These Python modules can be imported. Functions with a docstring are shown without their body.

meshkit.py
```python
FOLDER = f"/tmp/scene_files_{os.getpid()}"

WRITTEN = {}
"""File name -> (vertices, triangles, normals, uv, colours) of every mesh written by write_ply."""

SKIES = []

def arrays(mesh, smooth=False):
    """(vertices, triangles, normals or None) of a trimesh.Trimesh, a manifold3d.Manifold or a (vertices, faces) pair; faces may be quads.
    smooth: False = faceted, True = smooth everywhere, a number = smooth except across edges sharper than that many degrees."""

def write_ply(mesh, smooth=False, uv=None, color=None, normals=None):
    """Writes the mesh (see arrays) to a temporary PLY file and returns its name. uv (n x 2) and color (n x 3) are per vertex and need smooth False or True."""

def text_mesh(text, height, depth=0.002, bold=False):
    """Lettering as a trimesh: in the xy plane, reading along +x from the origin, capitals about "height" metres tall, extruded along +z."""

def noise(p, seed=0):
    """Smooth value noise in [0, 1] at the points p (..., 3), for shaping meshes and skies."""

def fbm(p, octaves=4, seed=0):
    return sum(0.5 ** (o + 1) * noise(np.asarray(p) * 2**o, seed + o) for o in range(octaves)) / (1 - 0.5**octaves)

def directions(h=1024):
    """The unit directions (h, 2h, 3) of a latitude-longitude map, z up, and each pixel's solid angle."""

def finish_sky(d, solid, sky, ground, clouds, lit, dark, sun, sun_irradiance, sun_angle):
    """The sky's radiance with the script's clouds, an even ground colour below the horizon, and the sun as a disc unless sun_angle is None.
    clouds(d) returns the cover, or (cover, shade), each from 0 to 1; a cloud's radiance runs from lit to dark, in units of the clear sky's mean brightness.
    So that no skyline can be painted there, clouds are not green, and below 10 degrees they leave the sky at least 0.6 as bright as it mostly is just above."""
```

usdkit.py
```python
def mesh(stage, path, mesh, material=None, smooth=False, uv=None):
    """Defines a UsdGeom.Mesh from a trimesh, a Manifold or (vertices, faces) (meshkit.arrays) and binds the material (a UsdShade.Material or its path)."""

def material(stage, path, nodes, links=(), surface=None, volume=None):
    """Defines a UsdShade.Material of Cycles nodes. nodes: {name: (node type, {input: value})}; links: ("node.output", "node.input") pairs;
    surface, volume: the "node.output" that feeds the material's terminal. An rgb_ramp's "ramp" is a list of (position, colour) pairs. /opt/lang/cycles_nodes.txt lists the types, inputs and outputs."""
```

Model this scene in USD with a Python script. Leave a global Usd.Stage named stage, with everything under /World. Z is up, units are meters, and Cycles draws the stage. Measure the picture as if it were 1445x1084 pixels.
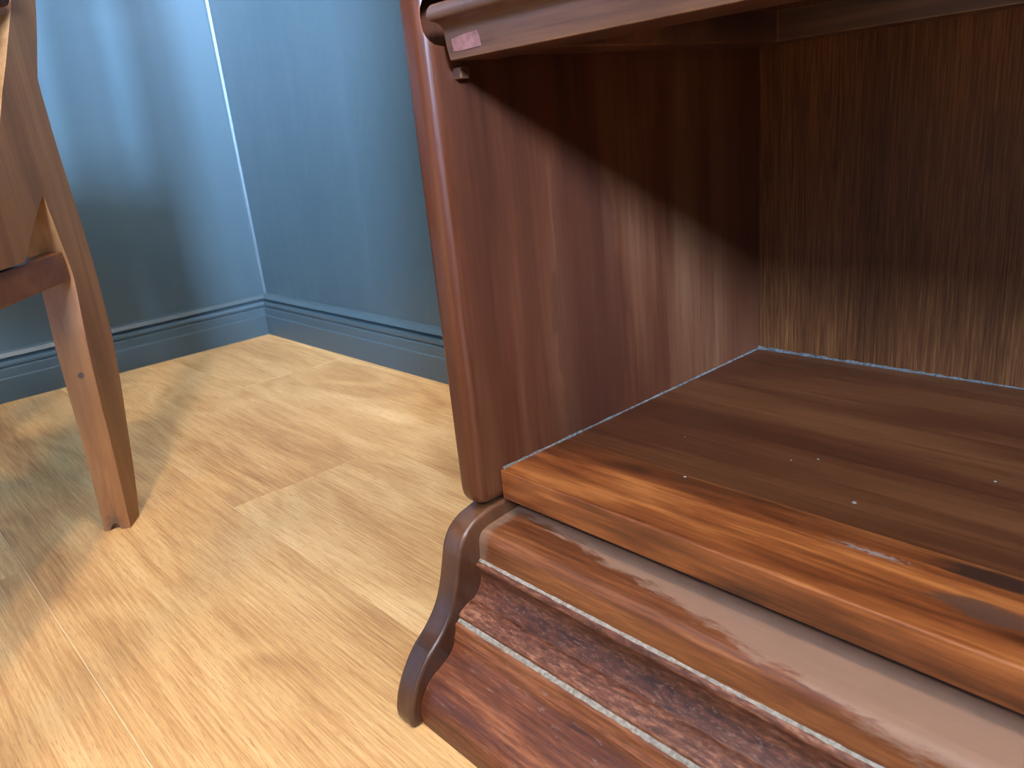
import math, random
import numpy as np, trimesh, manifold3d, usdkit, meshkit
from pxr import Usd, UsdGeom, UsdLux, UsdShade, Gf, Sdf

stage = Usd.Stage.CreateInMemory()
UsdGeom.SetStageUpAxis(stage, UsdGeom.Tokens.z)
UsdGeom.SetStageMetersPerUnit(stage, 1.0)
UsdGeom.Xform.Define(stage, '/World')
UsdGeom.Scope.Define(stage, '/World/Looks')

# ------------------------------------------------------------------ camera
CAM = (0.0, 0.0, 0.35)
RIGHT = (0.67136415, 0.7347862, -0.09674411)
DOWN = (0.17214562, -0.28157318, -0.94397162)
FWD = (-0.72085787, 0.61709463, -0.31552837)
cam = UsdGeom.Camera.Define(stage, '/World/camera')
cam.AddTransformOp().Set(Gf.Matrix4d(*RIGHT, 0, *[-v for v in DOWN], 0, *[-v for v in FWD], 0, *CAM, 1))
cam.CreateHorizontalApertureAttr(36.0)
cam.CreateFocalLengthAttr(36.0 * 1105.377 / 1445.0)
cam.CreateClippingRangeAttr(Gf.Vec2f(0.02, 100.0))
cam.CreateExposureAttr(0.70)
cam.CreateFStopAttr(16.0)
cam.CreateFocusDistanceAttr(0.52)


# ------------------------------------------------------------------ lights
def aim(prim, eye, target):
    e, t = np.array(eye, float), np.array(target, float)
    b = e - t; b /= np.linalg.norm(b)
    up = np.array([0, 0, 1.0]) if abs(b[2]) < 0.99 else np.array([0, 1.0, 0])
    r = np.cross(up, b); r /= np.linalg.norm(r)
    u = np.cross(b, r)
    prim.AddTransformOp().Set(Gf.Matrix4d(*r, 0, *u, 0, *b, 0, *e, 1))


def rect_light(name, eye, target, w, h, col, power):
    l = UsdLux.RectLight.Define(stage, '/World/' + name)
    l.CreateWidthAttr(w); l.CreateHeightAttr(h)
    l.CreateColorAttr(Gf.Vec3f(*col)); l.CreateIntensityAttr(power)
    aim(l, eye, target)
    return l


def disk_light(name, eye, target, r, col, power):
    l = UsdLux.DiskLight.Define(stage, '/World/' + name)
    l.CreateRadiusAttr(r)
    l.CreateColorAttr(Gf.Vec3f(*col)); l.CreateIntensityAttr(power)
    aim(l, eye, target)
    return l


WARM = (1.0, 0.74, 0.47)
BLUE = (0.42, 0.63, 1.0)
# daylight through the narrow window of the right wall
rect_light('daylight', (4.12, -2.55, 1.80), (-1.0, 0.4, 1.0), 0.75, 1.60, BLUE, 620.0)
rect_light('daylight_001', (0.70, -3.53, 1.55), (0.0, 0.3, 0.5), 1.20, 1.50, BLUE, 2.6)
# ceiling downlights
disk_light('downlight_bulb', (0.32, -0.40, 2.67), (0.32, -0.40, 0.0), 0.10, WARM, 270.0)
disk_light('downlight_bulb_001', (1.00, -2.45, 2.67), (1.00, -2.45, 0.0), 0.18, WARM, 112.0)
disk_light('downlight_bulb_002', (0.00, 0.32, 2.67), (0.00, 0.32, 0.0), 0.10, WARM, 170.0)


# ------------------------------------------------------------------ helpers
def lin(r, g, b):
    f = lambda c: c / 12.92 if c <= 0.04045 else ((c + 0.055) / 1.055) ** 2.4
    return tuple(f(v / 255.0) for v in (r, g, b))


used = {}


def numbered(parent, name):
    k = (str(parent), name)
    n = used.get(k, 0); used[k] = n + 1
    return f'{parent}/{name}' if n == 0 else f'{parent}/{name}_{n:03d}'


BASE = {}


def thing(name, base=(0, 0, 0), label=None, cat=None, kind=None, group=None):
    p = numbered('/World', name)
    x = UsdGeom.Xform.Define(stage, p)
    x.AddTranslateOp().Set(Gf.Vec3d(*base))
    BASE[p] = np.array(base, float)
    tag(x.GetPrim(), label, cat, kind, group)
    return p


def tag(prim, label=None, cat=None, kind=None, group=None):
    for k, v in (('label', label), ('category', cat), ('kind', kind), ('group', group)):
        if v:
            prim.SetCustomDataByKey(k, v)


def split_normals(v, f, angle):
    """vertex normals, split at sharp edges; each face weighs as much as the whole flat facet that it belongs to"""
    c = np.cross(v[f[:, 1]] - v[f[:, 0]], v[f[:, 2]] - v[f[:, 0]])
    ln = np.linalg.norm(c, axis=1)
    keep = ln > 1e-14
    f, c, ln = f[keep], c[keep], ln[keep]
    n = c / ln[:, None]
    key = np.column_stack([np.round(n, 2), np.round((n * v[f[:, 0]]).sum(1), 4)])
    _, g = np.unique(key, axis=0, return_inverse=True)
    g = g.ravel()
    w = np.bincount(g, weights=ln)[g]
    _, vid = np.unique(np.round(v, 7), axis=0, return_inverse=True)
    vid = vid.ravel()
    around = {}
    for i, tri in enumerate(f):
        for k in tri:
            around.setdefault(vid[k], []).append(i)
    ca = math.cos(math.radians(angle))
    V, N, F, seen = [], [], [], {}
    for i, tri in enumerate(f):
        out = []
        for k in tri:
            nb = np.array(around[vid[k]])
            nb = nb[n[nb] @ n[i] > ca]
            gs, first = np.unique(g[nb], return_index=True)
            nn = (n[nb[first]] * w[nb[first]][:, None]).sum(0)
            nn /= np.linalg.norm(nn)
            kk = (vid[k], *np.round(nn, 3))
            if kk not in seen:
                seen[kk] = len(V); V.append(v[k]); N.append(nn)
            out.append(seen[kk])
        F.append(out)
    return np.array(V), np.array(F), np.array(N)


def obj(parent, name, m, mat, smooth=30, label=None, kind=None, cat=None):
    """One Mesh prim; the geometry is given in world coordinates."""
    p = numbered(parent, name)
    v, f = meshkit.arrays(m)[:2]
    top = '/'.join(p.split('/')[:3])
    b = BASE.get(top, np.zeros(3))
    if smooth:
        v, f, n = split_normals(np.asarray(v, float), np.asarray(f), smooth)
    me = usdkit.mesh(stage, p, trimesh.Trimesh(v - b, f, process=False), mat, smooth=False)
    if smooth:
        me.CreateNormalsAttr([Gf.Vec3f(*map(float, x)) for x in n])
        me.SetNormalsInterpolation('vertex')
    tag(me.GetPrim(), label, cat, kind)
    return p


def box(x0, x1, y0, y1, z0, z1):
    m = trimesh.creation.box([x1 - x0, y1 - y0, z1 - z0])
    m.apply_translation([(x0 + x1) / 2, (y0 + y1) / 2, (z0 + z1) / 2])
    return m


def rbox(x0, x1, y0, y1, z0, z1, r=0.001):
    """box with chamfered-round edges: hull of inset boxes"""
    pts = []
    for a, b, c in ((0, r, r), (r, 0, r), (r, r, 0), (0.3 * r, 0.3 * r, r), (0.3 * r, r, 0.3 * r), (r, 0.3 * r, 0.3 * r)):
        for x in (x0 + a, x1 - a):
            for y in (y0 + b, y1 - b):
                for z in (z0 + c, z1 - c):
                    pts.append((x, y, z))
    return trimesh.convex.convex_hull(np.array(pts))


def spline(pts, n=8, closed=False):
    """Catmull-Rom through the points"""
    P = np.array(pts, float)
    out = []
    N = len(P)
    last = N if closed else N - 1
    for i in range(last):
        p0 = P[(i - 1) % N] if (closed or i > 0) else 2 * P[0] - P[1]
        p1, p2 = P[i], P[(i + 1) % N]
        p3 = P[(i + 2) % N] if (closed or i + 2 < N) else 2 * P[-1] - P[-2]
        for t in np.arange(n) / n:
            out.append(0.5 * ((2 * p1) + (-p0 + p2) * t + (2 * p0 - 5 * p1 + 4 * p2 - p3) * t * t + (-p0 + 3 * p1 - 3 * p2 + p3) * t ** 3))
    if not closed:
        out.append(P[-1])
    return np.array(out)


def fillet(poly, r, n=4):
    """round every sharp corner of a closed polygon by radius up to r"""
    P = np.array(poly, float); N = len(P); out = []
    for i in range(N):
        a, b, c = P[i - 1], P[i], P[(i + 1) % N]
        u, w = a - b, c - b
        lu, lw = np.linalg.norm(u), np.linalg.norm(w)
        u, w = u / lu, w / lw
        ang = math.acos(np.clip(u @ w, -1, 1))
        rr = r[i] if hasattr(r, '__len__') else r
        if rr <= 0 or ang > math.radians(165):
            out.append(b); continue
        d = min(rr / math.tan(ang / 2), 0.45 * lu, 0.45 * lw)
        p, q = b + u * d, b + w * d
        for t in np.linspace(0, 1, n + 1):
            out.append((1 - t) ** 2 * p + 2 * t * (1 - t) * b + t * t * q)
    return np.array(out)


def rext(poly, x0, x1, r0=0.0, r1=0.0, seg=4, xs=None):
    """extrude a closed (a, b) polygon from x0 to x1, with rounded arrises of radius r0 at x0 and r1 at x1 -> (x, a, b)"""
    P = np.array(poly, float)
    area = 0.5 * np.sum(P[:, 0] * np.roll(P[:, 1], -1) - np.roll(P[:, 0], -1) * P[:, 1])
    if area < 0:
        P = P[::-1]
    e = np.roll(P, -1, 0) - P
    nrm = np.stack([e[:, 1], -e[:, 0]], 1)
    nrm /= np.maximum(np.linalg.norm(nrm, axis=1, keepdims=True), 1e-12)
    vn = nrm + np.roll(nrm, 1, 0)
    vn /= np.maximum((vn * nrm).sum(1, keepdims=True), 0.35 * np.linalg.norm(vn, axis=1, keepdims=True))
    if r0 > 0:
        layers = [(x0 + r0 * (1 - math.cos(t)), r0 * (1 - math.sin(t))) for t in np.linspace(0, math.pi / 2, seg + 1)]
    else:
        layers = [(x0, 0.0)]
    for x in (xs if xs is not None else ()):
        layers.append((x, 0.0))
    if r1 > 0:
        layers += [(x1 - r1 * (1 - math.cos(t)), r1 * (1 - math.sin(t))) for t in np.linspace(math.pi / 2, 0, seg + 1)]
    else:
        layers.append((x1, 0.0))
    n = len(P)
    V = np.vstack([np.column_stack([np.full(n, x), P - vn * d]) for x, d in layers])
    F = []
    for k in range(len(layers) - 1):
        for i in range(n):
            j = (i + 1) % n
            a, b, c, d = k * n + i, k * n + j, (k + 1) * n + j, (k + 1) * n + i
            F += [(a, b, c), (a, c, d)]
    tri = np.array(manifold3d.triangulate([V[:n, 1:]]))
    tri2 = np.array(manifold3d.triangulate([V[-n:, 1:]]))
    F = np.vstack([np.array(F), tri[:, ::-1], tri2 + (len(layers) - 1) * n])
    m = trimesh.Trimesh(V, F, process=False)
    if m.volume < 0:
        m.invert()
    return m


def to_manifold(m):
    return manifold3d.Manifold(manifold3d.Mesh(np.asarray(m.vertices, np.float32), np.asarray(m.faces, np.uint32)))


# ------------------------------------------------------------------ materials
def wood(name, stops, axis='x', fig=(1.2, 9.0), rings=26.0, ringamt=0.35, fibre=(6.0, 420.0), fibreamt=0.35,
         tone=(0.8, 5.0), toneamt=0.35, rough=(0.3, 0.45), coat=0.0, wear=None, wear_radius=0.0016, wear_gain=3.0,
         bump=0.12, perobj=0.0, stains=(), spec=0.5, pore=None, distort=0.4, coat_rough=0.12):
    """varnished wood; grain runs along axis. stains: list of (colour, node names) built by the callback given."""
    def sc(lo, hi):
        return {'x': (lo, hi, hi), 'y': (hi, lo, hi), 'z': (hi, hi, lo)}[axis]
    N, L = {}, []
    N['g'] = ('geometry', {})
    src = 'g.position'
    if perobj:
        N['oi'] = ('object_info', {})
        N['om'] = ('math', {'math_type': 'multiply', 'value2': perobj})
        N['oc'] = ('combine_xyz', {'z': 0.0})
        N['ov'] = ('vector_math', {'math_type': 'add'})
        N['om2'] = ('math', {'math_type': 'multiply', 'value2': perobj * 0.37})
        L += [('oi.random', 'om.value1'), ('oi.random', 'om2.value1'), ('om.value', 'oc.x'), ('om2.value', 'oc.y'), ('om.value', 'oc.z'),
              ('g.position', 'ov.vector1'), ('oc.vector', 'ov.vector2')]
        src = 'ov.vector'

    def noise(key, s, detail=3, dist=0.0, roughness=0.5):
        N[key + 'm'] = ('mapping', {'scale': s})
        N[key] = ('noise_texture', {'scale': 1.0, 'detail': float(detail), 'distortion': dist, 'roughness': roughness})
        L.append((src, key + 'm.vector')); L.append((key + 'm.vector', key + '.vector'))

    def math_(key, typ, a, b, c=None, clamp=False):
        N[key] = ('math', {'math_type': typ, 'use_clamp': clamp})
        for i, v in enumerate((a, b, c)):
            if v is None:
                continue
            if isinstance(v, str):
                L.append((v, f'{key}.value{i + 1}'))
            else:
                N[key][1][f'value{i + 1}'] = float(v)
        return key + '.value'
    noise('f', sc(*fig), 1.5, distort)
    r = math_('r1', 'multiply', 'f.fac', rings * 6.2832)
    r = math_('r2', 'sine', r, 0)
    r = math_('r3', 'multiply', r, 0.5 * ringamt)
    noise('h', sc(*fibre), 4, 0.0, 0.65)
    h = math_('h1', 'subtract', 'h.fac', 0.5)
    h = math_('h2', 'multiply', h, fibreamt * 2.2)
    noise('t', sc(*tone), 3, 0.3)
    t = math_('t1', 'subtract', 't.fac', 0.5)
    t = math_('t2', 'multiply', t, toneamt * 2.2)
    s = math_('s1', 'add', r, h)
    s = math_('s2', 'add', s, t)
    if perobj:
        pt = math_('pt', 'subtract', 'oi.random', 0.5)
        pt = math_('pt2', 'multiply', pt, 0.12)
        s = math_('s2b', 'add', s, pt)
    s = math_('s3', 'add', s, 0.5, clamp=True)
    N['ramp'] = ('rgb_ramp', {'ramp': stops})
    L.append((s, 'ramp.fac'))
    colour = 'ramp.color'
    k = 0
    if pore:
        noise('p', sc(*pore[0]), 2, 0.0, 0.6)
        pv = math_('p1', 'subtract', 'p.fac', pore[1])
        pv = math_('p2', 'multiply', pv, pore[2], clamp=True)
        N['pmix'] = ('mix', {'color2': pore[3]})
        L += [(pv, 'pmix.fac'), (colour, 'pmix.color1')]
        colour = 'pmix.color'
    rough_in = None
    N['rr'] = ('map_range', {'from_min': 0.0, 'from_max': 1.0, 'to_min': rough[0], 'to_max': rough[1]})
    L.append(('t.fac', 'rr.value'))
    rough_out = 'rr.result'
    for st in stains:
        colour, rough_out = st(N, L, math_, noise, colour, rough_out, k)
        k += 1
    if wear:
        N['bv'] = ('bevel', {'radius': wear_radius, 'samples': 6})
        N['dt'] = ('vector_math', {'math_type': 'dot_product'})
        L += [('bv.bevel', 'dt.vector1'), ('g.true_normal', 'dt.vector2')]
        w = math_('w1', 'subtract', 1.0, 'dt.value')
        noise('wn', (55, 55, 55), 4)
        w2 = math_('w2', 'subtract', 'wn.fac', 0.28)
        w2 = math_('w3', 'multiply', w2, 2.0, clamp=True)
        w = math_('w4', 'multiply', w, wear_gain, clamp=True)
        w = math_('w5', 'multiply', w, w2, clamp=True)
        N['wmix'] = ('mix', {'color2': wear})
        L += [(w, 'wmix.fac'), (colour, 'wmix.color1')]
        colour = 'wmix.color'
    N['bp'] = ('bump', {'strength': bump, 'distance': 0.0006})
    L.append(('h.fac', 'bp.height'))
    N['p_'] = ('principled_bsdf', {'coat_weight': coat, 'coat_roughness': coat_rough, 'specular_ior_level': spec})
    L += [(colour, 'p_.base_color'), (rough_out, 'p_.roughness'), ('bp.normal', 'p_.normal')]
    return usdkit.material(stage, '/World/Looks/' + name, N, L, surface='p_.BSDF')


def blotch(col, scale, lo, gain, amount=1.0, rough=None, region=None, detail=4):
    """a stain: noise threshold, optionally limited to an ellipsoid region ((centre), (radii))"""
    def f(N, L, math_, noise, colour, rough_out, k):
        a = f'st{k}'
        noise(a, scale, detail, 0.2, 0.6)
        v = math_(a + 'a', 'subtract', a + '.fac', lo)
        if region:
            c, rad = region
            N[a + 'v'] = ('vector_math', {'math_type': 'subtract', 'vector2': c})
            N[a + 'd'] = ('vector_math', {'math_type': 'divide', 'vector2': rad})
            N[a + 'l'] = ('vector_math', {'math_type': 'length'})
            L.extend([('g.position', a + 'v.vector1'), (a + 'v.vector', a + 'd.vector1'), (a + 'd.vector', a + 'l.vector1')])
            q = math_(a + 'q', 'subtract', 1.0, a + 'l.value')
            q = math_(a + 'q2', 'multiply', q, 0.8)
            v = math_(a + 'b', 'add', v, q)
        v = math_(a + 'c', 'multiply', v, gain, clamp=True)
        v = math_(a + 'e', 'multiply', v, amount)
        N[a + 'x'] = ('mix', {'color2': col})
        L.extend([(v, a + 'x.fac'), (colour, a + 'x.color1')])
        if rough is not None:
            N[a + 'y'] = ('mix_float', {'b': rough})
            L.extend([(v, a + 'y.fac'), (rough_out, a + 'y.a')])
            rough_out = a + 'y.result'
        return a + 'x.color', rough_out
    return f


def halfplane(col, normal, offset, wob_scale, wob, gain, amount, rough=None):
    """a stain on the side of a plane (normal . position > offset) with a wandering, noisy border"""
    def f(N, L, math_, noise, colour, rough_out, k):
        a = f'hp{k}'
        N[a + 'n'] = ('vector_math', {'math_type': 'dot_product', 'vector2': normal})
        L.append(('g.position', a + 'n.vector1'))
        noise(a, wob_scale, 5, 0.3, 0.62)
        w = math_(a + 'w', 'subtract', a + '.fac', 0.5)
        w = math_(a + 'w2', 'multiply', w, wob)
        v = math_(a + 'v', 'add', a + 'n.value', w)
        v = math_(a + 'v2', 'subtract', v, offset)
        v = math_(a + 'v3', 'multiply', v, gain)
        v = math_(a + 'v4', 'add', v, 0.5, clamp=True)
        v = math_(a + 'v5', 'multiply', v, amount)
        N[a + 'x'] = ('mix', {'color2': col})
        L.extend([(v, a + 'x.fac'), (colour, a + 'x.color1')])
        if rough is not None:
            N[a + 'y'] = ('mix_float', {'b': rough})
            L.extend([(v, a + 'y.fac'), (rough_out, a + 'y.a')])
            rough_out = a + 'y.result'
        return a + 'x.color', rough_out
    return f


M = {}
XI_ = -0.3538
M['oak'] = wood('oak_floor', [(0.0, lin(140, 98, 58)), (0.35, lin(184, 141, 89)), (0.6, lin(206, 165, 110)), (1.0, lin(226, 192, 140))],
                'x', fig=(2.6, 9.0), rings=7.0, ringamt=0.16, fibre=(16.0, 560.0), fibreamt=0.55, tone=(1.5, 14.0), toneamt=0.45,
                rough=(0.42, 0.5), bump=0.25, perobj=37.0, spec=0.4, distort=0.5,
                pore=((70.0, 1300.0), 0.56, 4.0, lin(150, 104, 66)))
DUST = lin(150, 126, 110)
M['panel'] = wood('panel_veneer', [(0.0, lin(40, 17, 9)), (0.4, lin(74, 36, 19)), (0.65, lin(90, 52, 31)), (1.0, lin(116, 76, 48))],
                  'z', fig=(1.7, 6.0), rings=2.2, ringamt=0.35, fibre=(9.0, 260.0), fibreamt=0.25, tone=(1.6, 22.0), toneamt=0.55,
                  rough=(0.4, 0.5), spec=0.3, bump=0.1, coat=0.25, coat_rough=0.2, wear=lin(150, 78, 40), wear_radius=0.003, wear_gain=1.0,
                  stains=(halfplane(lin(68, 29, 12), (0, -1, 0), -0.2715, (240, 240, 9), 0.020, 200.0, 0.75, 0.24),
                          blotch(lin(58, 28, 18), (40, 70, 24), 0.35, 14.0, 0.45, None, ((XI_, 0.380, 0.222), (0.02, 0.030, 0.105)), 6)))
M['back'] = wood('back_veneer', [(0.0, lin(48, 23, 11)), (0.45, lin(86, 48, 22)), (0.7, lin(106, 64, 32)), (1.0, lin(134, 88, 48))],
                 'z', fig=(1.2, 16.0), rings=2.0, ringamt=0.1, fibre=(26.0, 900.0), fibreamt=0.75, tone=(2.0, 18.0), toneamt=0.35,
                 rough=(0.42, 0.5), bump=0.1, spec=0.3)
M['shelf'] = wood('shelf_veneer', [(0.0, lin(46, 21, 11)), (0.45, lin(80, 41, 21)), (0.7, lin(98, 56, 30)), (1.0, lin(122, 76, 44))],
                  'x', fig=(1.5, 14.0), rings=3.0, ringamt=0.2, fibre=(7.0, 300.0), fibreamt=0.4, tone=(2.5, 20.0), toneamt=0.5,
                  rough=(0.34, 0.44), bump=0.1, spec=0.35)
M['shelf_front'] = wood('shelf_front_wood', [(0.0, lin(48, 23, 11)), (0.45, lin(98, 50, 23)), (0.7, lin(122, 67, 31)), (1.0, lin(152, 92, 46))],
                        'x', fig=(2.5, 22.0), rings=3.0, ringamt=0.25, fibre=(18.0, 380.0), fibreamt=0.5, tone=(12.0, 60.0), toneamt=0.8,
                        rough=(0.28, 0.42), bump=0.1, wear=lin(220, 132, 54), wear_radius=0.0015, wear_gain=2.5,
                        stains=(blotch(lin(34, 18, 11), (24, 110, 60), 0.66, 5.0, 0.9, 0.5, ((-0.082, 0.339, 0.143), (0.055, 0.0085, 0.03))),
                                blotch(lin(66, 46, 34), (60, 220, 120), 0.66, 4.0, 0.8, 0.5, ((-0.084, 0.313, 0.143), (0.030, 0.010, 0.03))),
                                blotch(lin(120, 108, 100), (420, 900, 500), 1.06, 8.0, 0.8, 0.7, ((-0.138, 0.329, 0.143), (0.05, 0.007, 0.02)))))
M['plinth'] = wood('plinth_wood', [(0.0, lin(48, 24, 13)), (0.45, lin(94, 50, 26)), (0.7, lin(118, 68, 35)), (1.0, lin(148, 94, 54))],
                   'x', fig=(1.5, 20.0), rings=2.5, ringamt=0.15, fibre=(22.0, 420.0), fibreamt=0.6, tone=(4.0, 40.0), toneamt=0.6,
                   rough=(0.34, 0.46), bump=0.12, wear=lin(190, 112, 60), wear_radius=0.0013, wear_gain=2.5,
                   stains=(halfplane(lin(138, 106, 86), (0.142, 1.0, 0.5), 0.3008, (60, 260, 260), 0.030, 170.0, 0.8, 0.6),
                           halfplane(lin(120, 98, 80), (-1.0, 0.0, 0.0), 0.347, (300, 120, 120), 0.012, 200.0, 0.6, 0.7)))
M['cove'] = wood('cove_wood', [(0.0, lin(44, 20, 12)), (0.45, lin(80, 42, 27)), (0.7, lin(106, 62, 42)), (1.0, lin(146, 100, 76))],
                 'x', fig=(1.5, 20.0), rings=2.5, ringamt=0.12, fibre=(110.0, 420.0), fibreamt=0.9, tone=(6.0, 60.0), toneamt=0.6,
                 rough=(0.4, 0.55), bump=0.2, wear=lin(196, 112, 56), wear_radius=0.0013, wear_gain=2.5,
                 stains=(blotch(lin(146, 114, 98), (220, 620, 620), 0.55, 6.0, 0.42, 0.7), blotch(lin(48, 24, 16), (90, 300, 300), 0.58, 7.0, 0.6, 0.5)))
M['base'] = wood('base_wood', [(0.0, lin(48, 22, 12)), (0.45, lin(90, 46, 26)), (0.7, lin(112, 62, 36)), (1.0, lin(140, 86, 54))],
                 'x', fig=(1.5, 20.0), rings=2.5, ringamt=0.12, fibre=(34.0, 420.0), fibreamt=0.75, tone=(7.0, 50.0), toneamt=0.7,
                 rough=(0.34, 0.5), bump=0.14, wear=lin(190, 106, 50), wear_radius=0.0013, wear_gain=2.0,
                 stains=(blotch(lin(140, 124, 112), (90, 300, 300), 0.62, 8.0, 0.5, 0.7), blotch(lin(46, 22, 13), (50, 260, 260), 0.57, 6.0, 0.6, 0.45)))
M['plinth_end'] = wood('plinth_end_wood', [(0.0, lin(42, 23, 14)), (0.5, lin(74, 44, 27)), (1.0, lin(108, 70, 44))],
                       'z', fig=(4.0, 16.0), rings=2.0, ringamt=0.2, fibre=(10.0, 160.0), fibreamt=0.2, tone=(8.0, 30.0), toneamt=0.6,
                       rough=(0.3, 0.4), spec=0.5, coat=0.25, coat_rough=0.14, bump=0.06, wear=lin(120, 92, 76), wear_radius=0.002, wear_gain=1.0)
M['door'] = wood('door_wood', [(0.0, lin(34, 17, 10)), (0.5, lin(70, 40, 26)), (1.0, lin(118, 74, 48))],
                 'x', fig=(2.0, 20.0), rings=2.0, ringamt=0.15, fibre=(9.0, 240.0), fibreamt=0.3, tone=(4.0, 22.0), toneamt=0.5,
                 rough=(0.36, 0.46), bump=0.1, coat=0.5, coat_rough=0.2, wear=lin(206, 140, 78), wear_radius=0.0022, wear_gain=3.5)
M['residue'] = usdkit.material(stage, '/World/Looks/paper_residue', {
    'n': ('noise_texture', {'scale': 260.0, 'detail': 4.0}),
    'g': ('geometry', {}),
    'r': ('rgb_ramp', {'ramp': [(0.3, lin(98, 58, 50)), (0.7, lin(128, 82, 74))]}),
    'p': ('principled_bsdf', {'roughness': 0.7})}, [('g.position', 'n.vector'), ('n.fac', 'r.fac'), ('r.color', 'p.base_color')], surface='p.BSDF')
M['dust'] = usdkit.material(stage, '/World/Looks/dust_fluff', {
    'n': ('noise_texture', {'scale': 420.0, 'detail': 4.0}),
    'g': ('geometry', {}),
    'r': ('rgb_ramp', {'ramp': [(0.3, lin(112, 105, 94)), (0.7, lin(155, 149, 138))]}),
    'p': ('principled_bsdf', {'roughness': 0.9, 'specular_ior_level': 0.1})}, [('g.position', 'n.vector'), ('n.fac', 'r.fac'), ('r.color', 'p.base_color')], surface='p.BSDF')
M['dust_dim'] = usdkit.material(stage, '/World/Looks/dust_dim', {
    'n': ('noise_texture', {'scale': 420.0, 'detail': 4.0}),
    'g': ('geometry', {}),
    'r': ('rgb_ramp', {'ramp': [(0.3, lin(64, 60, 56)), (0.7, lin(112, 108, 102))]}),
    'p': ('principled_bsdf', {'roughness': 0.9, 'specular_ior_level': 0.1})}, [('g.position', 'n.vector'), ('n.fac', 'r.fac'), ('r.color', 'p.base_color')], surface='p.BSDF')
M['chair'] = wood('chair_wood', [(0.0, lin(100, 62, 30)), (0.5, lin(138, 92, 52)), (1.0, lin(170, 122, 78))],
                  'z', fig=(2.0, 26.0), rings=2.5, ringamt=0.2, fibre=(10.0, 240.0), fibreamt=0.3, tone=(3.0, 22.0), toneamt=0.5,
                  rough=(0.4, 0.5), bump=0.08, wear=lin(206, 150, 112), wear_radius=0.0012, wear_gain=2.0,
                  stains=(blotch(lin(70, 56, 48), (160, 160, 60), 0.55, 2.2, 0.75, 0.6, ((-0.813, 0.153, 0.0), (0.010, 0.010, 0.026))),))
M['chair_dark'] = wood('chair_dark_wood', [(0.0, lin(86, 46, 18)), (0.5, lin(126, 74, 34)), (1.0, lin(156, 100, 54))],
                       'x', fig=(2.0, 26.0), rings=2.5, ringamt=0.2, fibre=(10.0, 240.0), fibreamt=0.3, tone=(3.0, 22.0), toneamt=0.5,
                       rough=(0.35, 0.45), bump=0.08)
M['seat'] = usdkit.material(stage, '/World/Looks/seat_leather', {
    'p': ('principled_bsdf', {'roughness': 0.5, 'base_color': lin(78, 36, 26)})}, [], surface='p.BSDF')
M['steel'] = usdkit.material(stage, '/World/Looks/dull_steel', {
    'p': ('principled_bsdf', {'roughness': 0.35, 'metallic': 0.8, 'base_color': lin(150, 140, 132)})}, [], surface='p.BSDF')
M['plug'] = usdkit.material(stage, '/World/Looks/grey_plug', {
    'p': ('principled_bsdf', {'roughness': 0.5, 'base_color': lin(86, 66, 66)})}, [], surface='p.BSDF')
M['glass'] = usdkit.material(stage, '/World/Looks/pane_glass', {
    'f': ('fresnel', {'IOR': 1.5}), 't': ('transparent_bsdf', {'color': (0.95, 0.97, 0.96)}), 'g': ('glossy_bsdf', {'roughness': 0.02, 'color': (1, 1, 1)}),
    'm': ('mix_closure', {})}, [('f.fac', 'm.fac'), ('t.BSDF', 'm.closure1'), ('g.BSDF', 'm.closure2')], surface='m.closure')


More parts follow.
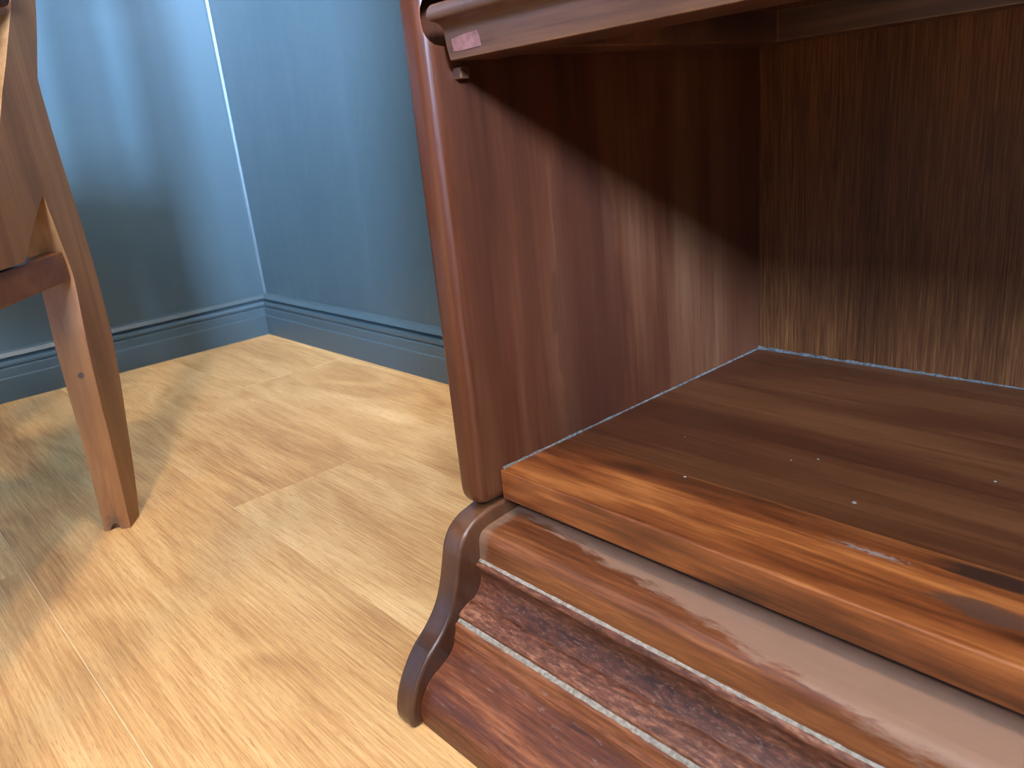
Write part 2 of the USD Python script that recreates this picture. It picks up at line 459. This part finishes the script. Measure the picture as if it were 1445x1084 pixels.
def paint(name, col, rough, bump=0.1, scale=(90, 90, 90), streak=0.0, spec=0.5):
    N = {'g': ('geometry', {}), 'mp': ('mapping', {'scale': scale}), 'n': ('noise_texture', {'scale': 1.0, 'detail': 3.0}),
         'b': ('bump', {'strength': bump, 'distance': 0.0008}),
         'p': ('principled_bsdf', {'roughness': rough, 'base_color': col, 'specular_ior_level': spec})}
    L = [('g.position', 'mp.vector'), ('mp.vector', 'n.vector'), ('n.fac', 'b.height'), ('b.normal', 'p.normal')]
    if streak:   # the roller's upright laps
        N['ms'] = ('mapping', {'scale': (13.0, 13.0, 0.5)})
        N['ns'] = ('noise_texture', {'scale': 1.0, 'detail': 2.0})
        N['bs'] = ('bump', {'strength': 1.0, 'distance': streak})
        L += [('g.position', 'ms.vector'), ('ms.vector', 'ns.vector'), ('ns.fac', 'bs.height'), ('bs.normal', 'b.normal')]
    return usdkit.material(stage, '/World/Looks/' + name, N, L, surface='p.BSDF')


WALLC = lin(59, 75, 80)
M['wall'] = paint('wall_paint', WALLC, 0.40, 0.25, (140, 140, 140), 0.004)
M['skirt'] = paint('skirting_paint', WALLC, 0.40, 0.1, (60, 60, 60))
M['ceiling'] = paint('ceiling_paint', lin(225, 222, 215), 0.8)
M['white'] = paint('white_gloss', lin(225, 225, 222), 0.35)
M['sub'] = usdkit.material(stage, '/World/Looks/floor_seam', {'p': ('principled_bsdf', {'roughness': 0.8, 'base_color': lin(232, 202, 160)})}, [], surface='p.BSDF')

# ------------------------------------------------------------------ the room
XL, YB = -1.475, 0.6475          # wall planes
XR, YF, ZC = 3.90, -3.40, 2.70


def wall(name, m):
    p = '/World/' + name
    obj('/World', name, m, M['wall'], smooth=False)
    tag(stage.GetPrimAtPath(p), {'wall_left': 'dark blue-grey painted wall behind the chair', 'wall_back': 'dark blue-grey painted wall behind the bookcase',
                                 'wall_right': 'dark blue-grey wall with a window, right of the bookcase', 'wall_front': 'dark blue-grey wall facing the bookcase'}[name], 'wall', 'structure')


wall('wall_left', box(XL - 0.1, XL, YF - 0.1, YB + 0.1, -0.02, ZC))
wall('wall_back', box(XL, XR + 0.1, YB, YB + 0.1, -0.02, ZC))


def wall_with_hole(m, hole):
    return to_manifold(m) - to_manifold(hole)


WY0, WY1, WZ0, WZ1 = -2.95, -2.05, 0.95, 2.60
wall('wall_right', wall_with_hole(box(XR, XR + 0.1, YF, YB, -0.02, ZC), box(XR - 0.1, XR + 0.3, WY0, WY1, WZ0, WZ1)))
wall('wall_front', wall_with_hole(box(XL, XR + 0.1, YF - 0.1, YF, -0.02, ZC), box(0.04, 1.36, YF - 0.3, YF + 0.1, 0.76, 2.34)))
obj('/World', 'ceiling', box(XL - 0.1, XR + 0.1, YF - 0.1, YB + 0.1, ZC, ZC + 0.08), M['ceiling'], smooth=False)
tag(stage.GetPrimAtPath('/World/ceiling'), 'plain white ceiling over the room', 'ceiling', 'structure')

for k, (lx, ly) in enumerate(((0.32, -0.40), (1.00, -2.45), (0.00, 0.32))):
    dl = thing('ceiling_downlight', (lx, ly, ZC), ('round white downlight in the ceiling over the desk', 'round white downlight in the ceiling farthest from the bookcase', 'round white downlight in the ceiling straight above the bookcase')[k], 'light', group='ceiling downlights')
    ring = trimesh.creation.annulus(0.102, 0.118, 0.012, sections=40)
    ring.apply_translation([lx, ly, ZC - 0.0065])
    obj(dl, 'trim_ring', ring, M['white'], 30)

# floor: every plank a mesh
fl = thing('floor', (0, 0, 0), 'light oak plank floor under the chair and bookcase', 'floor', 'structure')
obj(fl, 'underlay', box(XL, XR, YF, YB, -0.02, -0.0009), M['sub'], smooth=False, label='pale layer seen in the joints')
rng = random.Random(4)
PW, PL, GAP = 0.1862, 1.22, 0.0009
row0 = 0.0676
joints = {1: -0.7595, 0: -0.262, -1: -0.800, 2: -1.16, -2: -0.48}


def plank(x0, x1, y0, y1):
    z0, z1, c = -0.0009, 0.0, 0.0003
    V = [(x0, y0, z0), (x1, y0, z0), (x1, y1, z0), (x0, y1, z0),
         (x0, y0, z1 - c), (x1, y0, z1 - c), (x1, y1, z1 - c), (x0, y1, z1 - c),
         (x0 + c, y0 + c, z1), (x1 - c, y0 + c, z1), (x1 - c, y1 - c, z1), (x0 + c, y1 - c, z1)]
    F = [(0, 2, 1), (0, 3, 2)]
    for a in range(4):
        b = (a + 1) % 4
        F += [(a, b, b + 4), (a, b + 4, a + 4), (a + 4, b + 4, b + 8), (a + 4, b + 8, a + 8)]
    F += [(8, 9, 10), (8, 10, 11)]
    return trimesh.Trimesh(V, F, process=False)


for r in range(-19, 4):
    y0, y1 = row0 + r * PW, row0 + (r + 1) * PW
    y0, y1 = max(y0, YF), min(y1, YB - 0.002)
    if y1 - y0 < 0.01:
        continue
    j = joints.get(r, rng.uniform(-1.4, -0.3))
    cuts = [XL + 0.002] + [j + k * PL for k in range(-2, 6) if XL + 0.05 < j + k * PL < XR - 0.05] + [XR]
    for a, b in zip(cuts[:-1], cuts[1:]):
        obj(fl, 'plank', plank(a + GAP / 2, b - GAP / 2, y0 + GAP / 2, y1 - GAP / 2), M['oak'], smooth=False)

# skirting boards: profile (d out from the wall, z)
SK = [(0, 0), (0.0155, 0), (0.0155, 0.0375), (0.0135, 0.0392), (0.0130, 0.0530), (0.0118, 0.0542), (0.0090, 0.0546), (0.0090, 0.0562), (0.0122, 0.0566),
      (0.0128, 0.0600), (0.0112, 0.0650), (0.0035, 0.0655), (0.0032, 0.0696), (0.0100, 0.0700), (0.0108, 0.0708), (0.0060, 0.0772), (0.0, 0.0800)]


def skirt_mesh(side):
    P = np.array(SK)
    if side == 'left':   # runs along y at x = XL
        V, F = [], []
        for k, yy in enumerate((YF, YB)):
            for d, z in P:
                V.append((XL + d, yy - (d if k else 0), z))
    else:
        V, F = [], []
        for k, xx in enumerate((XL, XR)):
            for d, z in P:
                V.append((xx + (d if k == 0 else -d), YB - d, z))
    n = len(P)
    for i in range(n - 1):
        F += [(i, i + 1, n + i + 1), (i, n + i + 1, n + i)]
    m = trimesh.Trimesh(V, F, process=False)
    return m


for side, lab in (('left', 'dark painted moulded skirting along the wall behind the chair'), ('back', 'dark painted moulded skirting along the wall behind the bookcase')):
    m = skirt_mesh(side)
    c = m.vertices.mean(0); k = 7
    if side == 'left' and m.face_normals[2][0] < 0:
        m.invert()
    if side == 'back' and m.face_normals[2][1] > 0:
        m.invert()
    obj('/World', 'baseboard_' + side, m, M['skirt'], smooth=12)
    tag(stage.GetPrimAtPath('/World/baseboard_' + side), lab, 'skirting', 'structure')

CB = 0.006
cb = trimesh.Trimesh([(XL, YB - CB, 0.079), (XL + CB * 0.62, YB - CB * 0.62, 0.079), (XL + CB, YB, 0.079), (XL, YB, 0.079),
                      (XL, YB - CB, ZC), (XL + CB * 0.62, YB - CB * 0.62, ZC), (XL + CB, YB, ZC), (XL, YB, ZC)],
                     [(0, 1, 5), (0, 5, 4), (1, 2, 6), (1, 6, 5), (0, 2, 1), (0, 3, 2), (4, 5, 6), (4, 6, 7), (2, 3, 7), (2, 7, 6), (3, 0, 4), (3, 4, 7)], process=False)
obj('/World', 'trim_1', cb, M['wall'], smooth=False)
tag(stage.GetPrimAtPath('/World/trim_1'), 'painted filler bead up the corner of the two dark walls', 'trim', 'structure')

# windows behind the camera
def window(n, axis, a0, a1, z0, z1, at, lab):
    w = thing(f'window_{n}', (0, 0, 0), lab, 'window', 'structure')
    used[('/World', f'window_{n}')] = 1

    def bar(name, p0, p1, q0, q1, d=0.03):
        m = rbox(p0, p1, at - d, at + d, q0, q1, 0.004) if axis == 'y' else rbox(at - d, at + d, p0, p1, q0, q1, 0.004)
        obj(w, name, m, M['white'])
    t = 0.035
    bar('frame_rail', a0, a1, z0, z0 + t); bar('frame_rail', a0, a1, z1 - t, z1)
    bar('frame_stile', a0, a0 + t, z0 + t, z1 - t); bar('frame_stile', a1 - t, a1, z0 + t, z1 - t)
    mid = (z0 + z1) / 2
    bar('meeting_rail', a0 + t, a1 - t, mid - 0.02, mid + 0.02)


window(1, 'x', WY0, WY1, WZ0, WZ1, XR + 0.05, 'white framed window in the wall right of the bookcase')

window(2, 'y', 0.04, 1.36, 0.76, 2.34, YF - 0.05, 'wide white framed window in the wall facing the bookcase')

# desk behind the camera, which the chair is drawn up to
dk = thing('desk', (0.86, -0.77, 0.0), 'plain brown wooden desk in front of the chair', 'desk')
DX0, DX1, DY0, DY1 = 0.12, 1.60, -1.12, -0.42
obj(dk, 'desktop', rbox(DX0, DX1, DY0, DY1, 0.715, 0.742, 0.003), M['chair_dark'], 30)
obj(dk, 'side_panel', rbox(DX0 + 0.03, DX0 + 0.05, DY0 + 0.03, DY1 - 0.03, 0.0, 0.7145, 0.002), M['chair_dark'], 30)
obj(dk, 'side_panel', rbox(DX1 - 0.05, DX1 - 0.03, DY0 + 0.03, DY1 - 0.03, 0.0, 0.7145, 0.002), M['chair_dark'], 30)
obj(dk, 'back_panel', rbox(DX0 + 0.051, DX1 - 0.051, DY0 + 0.045, DY0 + 0.063, 0.02, 0.7145, 0.002), M['chair_dark'], 30)

# ------------------------------------------------------------------ the bookcase
S = 0.35
H2 = lambda p: np.array(p, float) * S + np.array([0, S])     # (y, z) measured in camera heights -> metres
XI, XO, XW = -0.3538, -0.3728, 0.50                          # inner and outer face of the left side, inner face of the right side
bc = thing('bookcase', ((XI + XW) / 2, 0.42, 0.0), 'dark brown varnished wooden bookcase section with moulded plinth and raised flap door', 'bookcase')
TOP = 0.452
YFRONT = 0.2655

panel_poly = fillet([(YFRONT, 0.1212), (0.600, 0.1212), (0.600, TOP), (YFRONT, TOP)], [0.0135, 0, 0, 0.0135], 8)
slot = rext(fillet([(0.2682, 0.3915), (0.585, 0.3915), (0.585, 0.418), (0.2682, 0.418)], [0.011, 0.002, 0.002, 0.011], 6), XI - 0.0155, XI + 0.02)


def side_panel(x_in, x_out, with_slot=True, poly=panel_poly):
    lo, hi = min(x_in, x_out), max(x_in, x_out)
    m = rext(poly, lo, hi, *((0.0055, 0.0085) if x_in < 0 else (0.0085, 0.0055)), 7)
    if not with_slot:
        return m
    s = slot.copy()
    if x_in > 0:
        s.vertices[:, 0] = (XI + XW) - s.vertices[:, 0]
        s.invert()
    r = to_manifold(m) - to_manifold(s)
    return r


obj(bc, 'side_panel', side_panel(XI, XO), M['panel'], 40)
obj(bc, 'side_panel', side_panel(XW, XW + (XI - XO)), M['panel'], 40)

# plinth ends with their ogee front
ogee = spline([(0.2755, 0.1206), (0.2690, 0.1190), (0.2610, 0.1166), (0.2525, 0.1112), (0.2465, 0.1020), (0.2432, 0.0910), (0.2395, 0.0780),
               (0.2335, 0.0640), (0.2240, 0.0525), (0.2125, 0.0430), (0.2025, 0.0300), (0.1965, 0.0180), (0.1940, 0.0080), (0.1944, 0.0022), (0.1960, 0.0)], 5)
end_poly = np.vstack([ogee, [(0.2100, 0.0), (0.598, 0.0), (0.598, 0.1206)]])
obj(bc, 'plinth_end', rext(end_poly, XO - 0.0005, XI, 0.0050, 0.0026, 6), M['plinth_end'], 50)
obj(bc, 'plinth_end', rext(end_poly, XW, XW + (XI - XO) + 0.0005, 0.0026, 0.0050, 6), M['plinth_end'], 50)

# plinth mouldings between the ends, three pieces
q = lambda *pts: [tuple(H2(p)) for p in pts]
cap = q((0.900, -0.676), (0.857, -0.680), (0.800, -0.6845)) + [tuple(p) for p in spline(q((0.775, -0.687), (0.7600, -0.6915), (0.7520, -0.7000), (0.7490, -0.7150), (0.7470, -0.7458)), 5)] + q((0.760, -0.7462), (0.900, -0.7462))
bead = spline(q((0.7480, -0.7462), (0.7410, -0.7470), (0.7370, -0.7515), (0.7370, -0.7565), (0.7400, -0.7605)), 4)
cove_a = spline(q((0.7415, -0.7625), (0.7440, -0.7700), (0.7440, -0.7830), (0.7390, -0.7960), (0.7300, -0.8070), (0.7205, -0.8142)), 4)
cove_b = spline(q((0.7150, -0.8142), (0.7030, -0.8180), (0.6930, -0.8230), (0.6850, -0.8285)), 4)
cove = [tuple(p) for p in np.vstack([q((0.900, -0.7462)), bead, cove_a, cove_b])] + q((0.6842, -0.8292), (0.6850, -0.8400), (0.900, -0.8400))
bead2 = spline(q((0.6850, -0.8405), (0.6765, -0.8415), (0.6735, -0.8450), (0.6725, -0.8560), (0.6690, -0.8655), (0.6670, -0.8690)), 4)
base_c = spline(q((0.6680, -0.8715), (0.6640, -0.8830), (0.6520, -0.8970), (0.6330, -0.9080), (0.6120, -0.9180), (0.5940, -0.9330), (0.5820, -0.9530), (0.5770, -0.9750), (0.5775, -1.0000)), 5)
base = [tuple(p) for p in np.vstack([q((0.900, -0.8405)), bead2, base_c])] + q((0.900, -1.0))
obj(bc, 'cap_moulding', rext(cap, XI, XW), M['plinth'], 35)
obj(bc, 'cove_moulding', rext(cove, XI, XW), M['cove'], 35)
obj(bc, 'base_moulding', rext(base, XI, XW), M['base'], 35)

# shelf: veneered board with a solid front board
zt, zb = 0.1428, 0.1228
obj(bc, 'shelf_board', box(XI, XW, 0.3465, 0.5896, zb, zt), M['shelf'], False)
obj(bc, 'shelf_front_board', rext(fillet([(0.2852, zb), (0.3464, zb), (0.3464, zt), (0.2852, zt)], [0.0012, 0, 0, 0.0014], 4), XI + 0.0008, XW - 0.0008, 0.0006, 0.0006), M['shelf_front'], 35)
obj(bc, 'bottom_board', box(XI, XW, 0.31, 0.5896, 0.1130, zb - 0.0002), M['shelf'], False)

# back of two boards, with the hairline joint
xs = -0.2630
obj(bc, 'back_board', rbox(XI, xs - 0.00004, 0.5894, 0.5974, 0.1228, TOP, 0.00035), M['back'], False)
obj(bc, 'back_board', rbox(xs + 0.00004, XW, 0.5894, 0.5974, 0.1228, TOP, 0.00035), M['back'], False)
obj(bc, 'back_batten', rbox(XI, XW, 0.5800, 0.5893, 0.3895, 0.418, 0.001), M['back'], 30)
obj(bc, 'top_board', rbox(XI, XW, 0.2700, 0.5890, 0.4300, 0.4480, 0.001), M['shelf'], 30)

# flap door, slid back under the top: rail with a bull-nose lip, stiles, pane
xd0, xd1 = XI + 0.0088, XW - 0.0088
lip = spline([(0.2735, 0.3960), (0.2722, 0.3992), (0.2690, 0.4014), (0.2652, 0.4020), (0.2638, 0.4030), (0.2634, 0.4052), (0.2644, 0.4078), (0.2668, 0.4097), (0.2705, 0.4104)], 4)
rail = fillet([(0.2755, 0.3832), (0.3080, 0.3832)], 0) if False else np.vstack([[(0.3080, 0.3832), (0.2764, 0.3832), (0.2757, 0.3836), (0.2754, 0.3844), (0.2742, 0.3900)], lip, [(0.3080, 0.4104)]])
dm = [rext(rail, xd0, xd1, 0.0008, 0.0008, 3),
      rbox(xd0, xd0 + 0.034, 0.3080, 0.5720, 0.3850, 0.4090, 0.001), rbox(xd1 - 0.034, xd1, 0.3080, 0.5720, 0.3850, 0.4090, 0.001),
      rbox(xd0 + 0.034, xd1 - 0.034, 0.5400, 0.5720, 0.3850, 0.4090, 0.001)]
door = obj(bc, 'door', trimesh.util.concatenate(dm), M['door'], 35, label='flap door slid in under the top, its lipped rail facing out')
obj(door, 'pane', box(xd0 + 0.030, xd1 - 0.030, 0.306, 0.542, 0.3950, 0.3980), M['glass'], False)


def skew_patch(c, t=0.0004):
    V = [(x, y - t, z) for x, y, z in c] + [(x, y + t, z) for x, y, z in c]
    n = len(c)
    F = [(0, i, i + 1) for i in range(1, n - 1)] + [(n, n + i + 1, n + i) for i in range(1, n - 1)]
    for i in range(n):
        j = (i + 1) % n
        F += [(i, n + j, j), (i, n + i, n + j)]
    m = trimesh.Trimesh(V, F, process=False)
    if m.volume < 0:
        m.invert()
    return m


obj(door, 'paper_residue', skew_patch([(-0.3395, 0.2748, 0.3872), (-0.3350, 0.2748, 0.3869), (-0.3180, 0.2748, 0.3872), (-0.3178, 0.2744, 0.3915), (-0.3190, 0.2740, 0.3945), (-0.3290, 0.2740, 0.3942), (-0.3398, 0.2741, 0.3930)]),
    M['residue'], False, label='pinkish torn paper residue')

# door pin in the left side
pin = trimesh.util.concatenate([rbox(XI - 0.002, XI + 0.0062, 0.2838, 0.2905, 0.3745, 0.3806, 0.0012)])
obj(bc, 'door_stop', pin, M['door'], 30, label='small wooden stop under the flap door')

# dust in the joints and on the ledges
rd = np.random.default_rng(7)


def dust_line(a, b, up, side, w, n=60, jit=0.45, taper=0.0):
    """a ragged low ridge from a to b; section spans w along side and w along up"""
    a, b, up, side = (np.array(v, float) for v in (a, b, up, side))
    V, F = [], []
    for i in range(n + 1):
        t = i / n
        p = a + (b - a) * t
        k = w * (1 + jit * (rd.random() - 0.5) * 2) * (1 - taper * t)
        V += [p - side * 0.0002 - up * 0.0002, p + side * k - up * 0.0001, p + side * k * 0.55 + up * k * 0.5, p + up * k * 0.8]
    for i in range(n):
        o, s = i * 4, i * 4 + 4
        for c in range(4):
            d = (c + 1) % 4
            F += [(o + c, o + d, s + d), (o + c, s + d, s + c)]
    F += [(0, 2, 1), (0, 3, 2), (n * 4, n * 4 + 1, n * 4 + 2), (n * 4, n * 4 + 2, n * 4 + 3)]
    m = trimesh.Trimesh(V, F, process=False)
    if m.volume < 0:
        m.invert()
    return m


y1_, z1_ = H2((0.7478, -0.7462)); y2_, z2_ = H2((0.6845, -0.8405)); y3_, z3_ = H2((0.719, -0.8148))
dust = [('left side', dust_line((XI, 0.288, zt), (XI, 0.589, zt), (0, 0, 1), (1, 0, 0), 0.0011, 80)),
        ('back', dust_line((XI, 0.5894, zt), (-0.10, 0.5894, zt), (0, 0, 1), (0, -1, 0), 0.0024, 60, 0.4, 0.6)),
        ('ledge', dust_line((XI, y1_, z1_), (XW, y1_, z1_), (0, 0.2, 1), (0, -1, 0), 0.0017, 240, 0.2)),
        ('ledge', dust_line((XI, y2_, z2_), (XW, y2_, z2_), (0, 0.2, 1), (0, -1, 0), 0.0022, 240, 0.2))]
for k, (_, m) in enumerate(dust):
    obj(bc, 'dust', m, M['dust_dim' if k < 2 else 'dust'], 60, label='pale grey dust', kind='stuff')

crumbs = []
for cx, cy, cr in ((-0.2545, 0.3440, 0.0009), (-0.1660, 0.3700, 0.0010), (-0.2060, 0.4090, 0.0007), (-0.2180, 0.3990, 0.0005), (-0.2900, 0.3930, 0.0005), (-0.1200, 0.4350, 0.0007)):
    c_ = trimesh.creation.icosphere(1, 1.0)
    c_.apply_scale([cr * 1.3, cr * 1.0, cr * 0.5]); c_.apply_translation([cx, cy, zt + cr * 0.35])
    crumbs.append(c_)
obj(bc, 'crumbs', trimesh.util.concatenate(crumbs), M['dust'], 60, label='pale specks on the shelf', kind='stuff')

# the section stacked on top (outside the picture)
p2 = fillet([(YFRONT + 0.002, TOP + 0.001), (0.600, TOP + 0.001), (0.600, 1.30), (YFRONT + 0.002, 1.30)], [0.0135, 0, 0, 0.0135], 8)
obj(bc, 'side_panel', side_panel(XI, XO, False, p2), M['panel'], 40)
obj(bc, 'side_panel', side_panel(XW, XW + (XI - XO), False, p2), M['panel'], 40)
obj(bc, 'back_board', box(XI, XW, 0.5894, 0.5974, TOP + 0.001, 1.30), M['back'], False)
obj(bc, 'shelf_board', box(XI, XW, 0.285, 0.589, TOP + 0.004, TOP + 0.022), M['shelf'], False)
obj(bc, 'top_board', rbox(XO - 0.01, XW + 0.03, 0.255, 0.605, 1.301, 1.322, 0.003), M['panel'], 30)

# ------------------------------------------------------------------ the chair
A = math.radians(145)
O = np.array([-0.8046, 0.1648, 0.0])
SB = np.array([math.cos(A), math.sin(A), 0.0])     # towards the chair's back
NN = np.array([SB[1], -SB[0], 0.0])                # out of its near side
UP = np.array([0, 0, 1.0])


def place(m, near=0.0):
    """(depth, s, z) -> world; depth 0 is the near face"""
    v = np.asarray(m.vertices)
    w = O + np.outer(v[:, 1], SB) + np.outer(v[:, 0] - near, NN) + np.outer(v[:, 2], UP)
    r = trimesh.Trimesh(w, m.faces, process=False)
    if r.volume < 0:
        r.invert()
    return r


ch = thing('chair', (-0.92, 0.02, 0.0), 'light brown wooden chair with curved legs standing in front of the dark wall', 'chair')
outer = spline([(0.0272, 0.0), (0.0440, 0.045), (0.0570, 0.090), (0.0705, 0.137), (0.0797, 0.184), (0.0815, 0.236), (0.0788, 0.2866), (0.0698, 0.3613), (0.0662, 0.4150)], 4)
post_o = spline([(0.0668, 0.4300), (0.1080, 0.5000), (0.1500, 0.6000), (0.1800, 0.7200), (0.2000, 0.8600)], 4)
post_i = spline([(0.1700, 0.8600), (0.1480, 0.7200), (0.1150, 0.6000), (0.0720, 0.5200), (0.0481, 0.4845)], 4)
brace_u = spline([(0.0481, 0.4845), (0.0290, 0.4610), (0.0102, 0.4383), (-0.0100, 0.4150), (-0.0283, 0.3920), (-0.0700, 0.3450), (-0.1250, 0.3080), (-0.1900, 0.2790)], 4)
brace_l = spline([(-0.0540, 0.2790), (-0.0340, 0.2960), (-0.0100, 0.3140), (0.0118, 0.3293)], 4)
inner = spline([(0.0118, 0.3293), (0.0234, 0.2756), (0.0271, 0.2495), (0.0172, 0.1930), (0.0120, 0.1400), (0.0080, 0.0800), (0.0040, 0.0400), (0.0, 0.0)], 4)
frame = np.vstack([outer, post_o, post_i, brace_u[1:], brace_l[:-1], inner])
TH = 0.0262
for k, near in enumerate((0.0, 0.40)):
    m = rext(frame, -TH, 0.0, 0.0008, 0.0008, 2)
    far = m.vertices[:, 0] < -TH / 2
    m.vertices[far, 0] -= 0.0100 * np.clip(m.vertices[far, 2] / 0.33, 0, 1) ** 2
    w = place(m, near)
    leg = to_manifold(w)
    c = O + SB * 0.0 - NN * (near + TH * 0.55)
    notch = trimesh.creation.icosphere(2, 1.0)
    notch.apply_scale([0.0052, 0.0052, 0.0075])
    notch.apply_translation(c)
    leg = leg - to_manifold(notch)
    lp = obj(ch, 'leg', leg, M['chair'], 25)
    if k == 0:
        d = trimesh.creation.cylinder(0.0028, 0.0012, sections=16)
        d.apply_scale([1, 1, 1])
        # in the front face of the leg, facing -SB
        T = np.eye(4); T[:3, 0] = NN; T[:3, 1] = UP; T[:3, 2] = -SB
        T[:3, 3] = O + SB * 0.0137 - NN * 0.0122 + UP * 0.160
        d.apply_transform(T)
        obj(lp, 'screw_plug', d, M['plug'], 30, label='small grey plug')
    st = rext(fillet([(0.0262, 0.2505), (0.0262, 0.2770), (-0.400, 0.2770), (-0.400, 0.2505)], 0.001, 2), -0.0225, -0.0025, 0.0008, 0.0008, 2)
    obj(ch, 'stretcher', place(st, near), M['chair_dark'], 25, label='darker brown stretcher')
    fleg = rext(fillet([(-0.385, 0.0), (-0.385, 0.4860), (-0.425, 0.4860), (-0.417, 0.0)], 0.001, 2), -0.028, 0.0, 0.001, 0.001, 2)
    obj(ch, 'leg', place(fleg, near), M['chair'], 25)
seat = rext(fillet([(0.047, 0.4868), (0.047, 0.515), (-0.44, 0.522), (-0.44, 0.4868)], [0.004, 0.012, 0.012, 0.004], 4), -0.43, 0.004, 0.008, 0.008, 3)
obj(ch, 'seat', place(seat), M['seat'], 30, label='dark red-brown seat')
rail_ = rext(fillet([(0.172, 0.76), (0.197, 0.86), (0.180, 0.865), (0.155, 0.76)], 0.003, 3), -0.40, -TH - 0.0002, 0.001, 0.001, 2)
obj(ch, 'crest_rail', place(rail_), M['chair'], 30)
for k in range(3):
    dd = -0.11 - 0.09 * k
    sl = rext(fillet([(0.060, 0.512), (0.167, 0.765), (0.155, 0.768), (0.046, 0.512)], 0.002, 2), dd - 0.012, dd + 0.012, 0.001, 0.001, 2)
    obj(ch, 'slat', place(sl), M['chair'], 25)
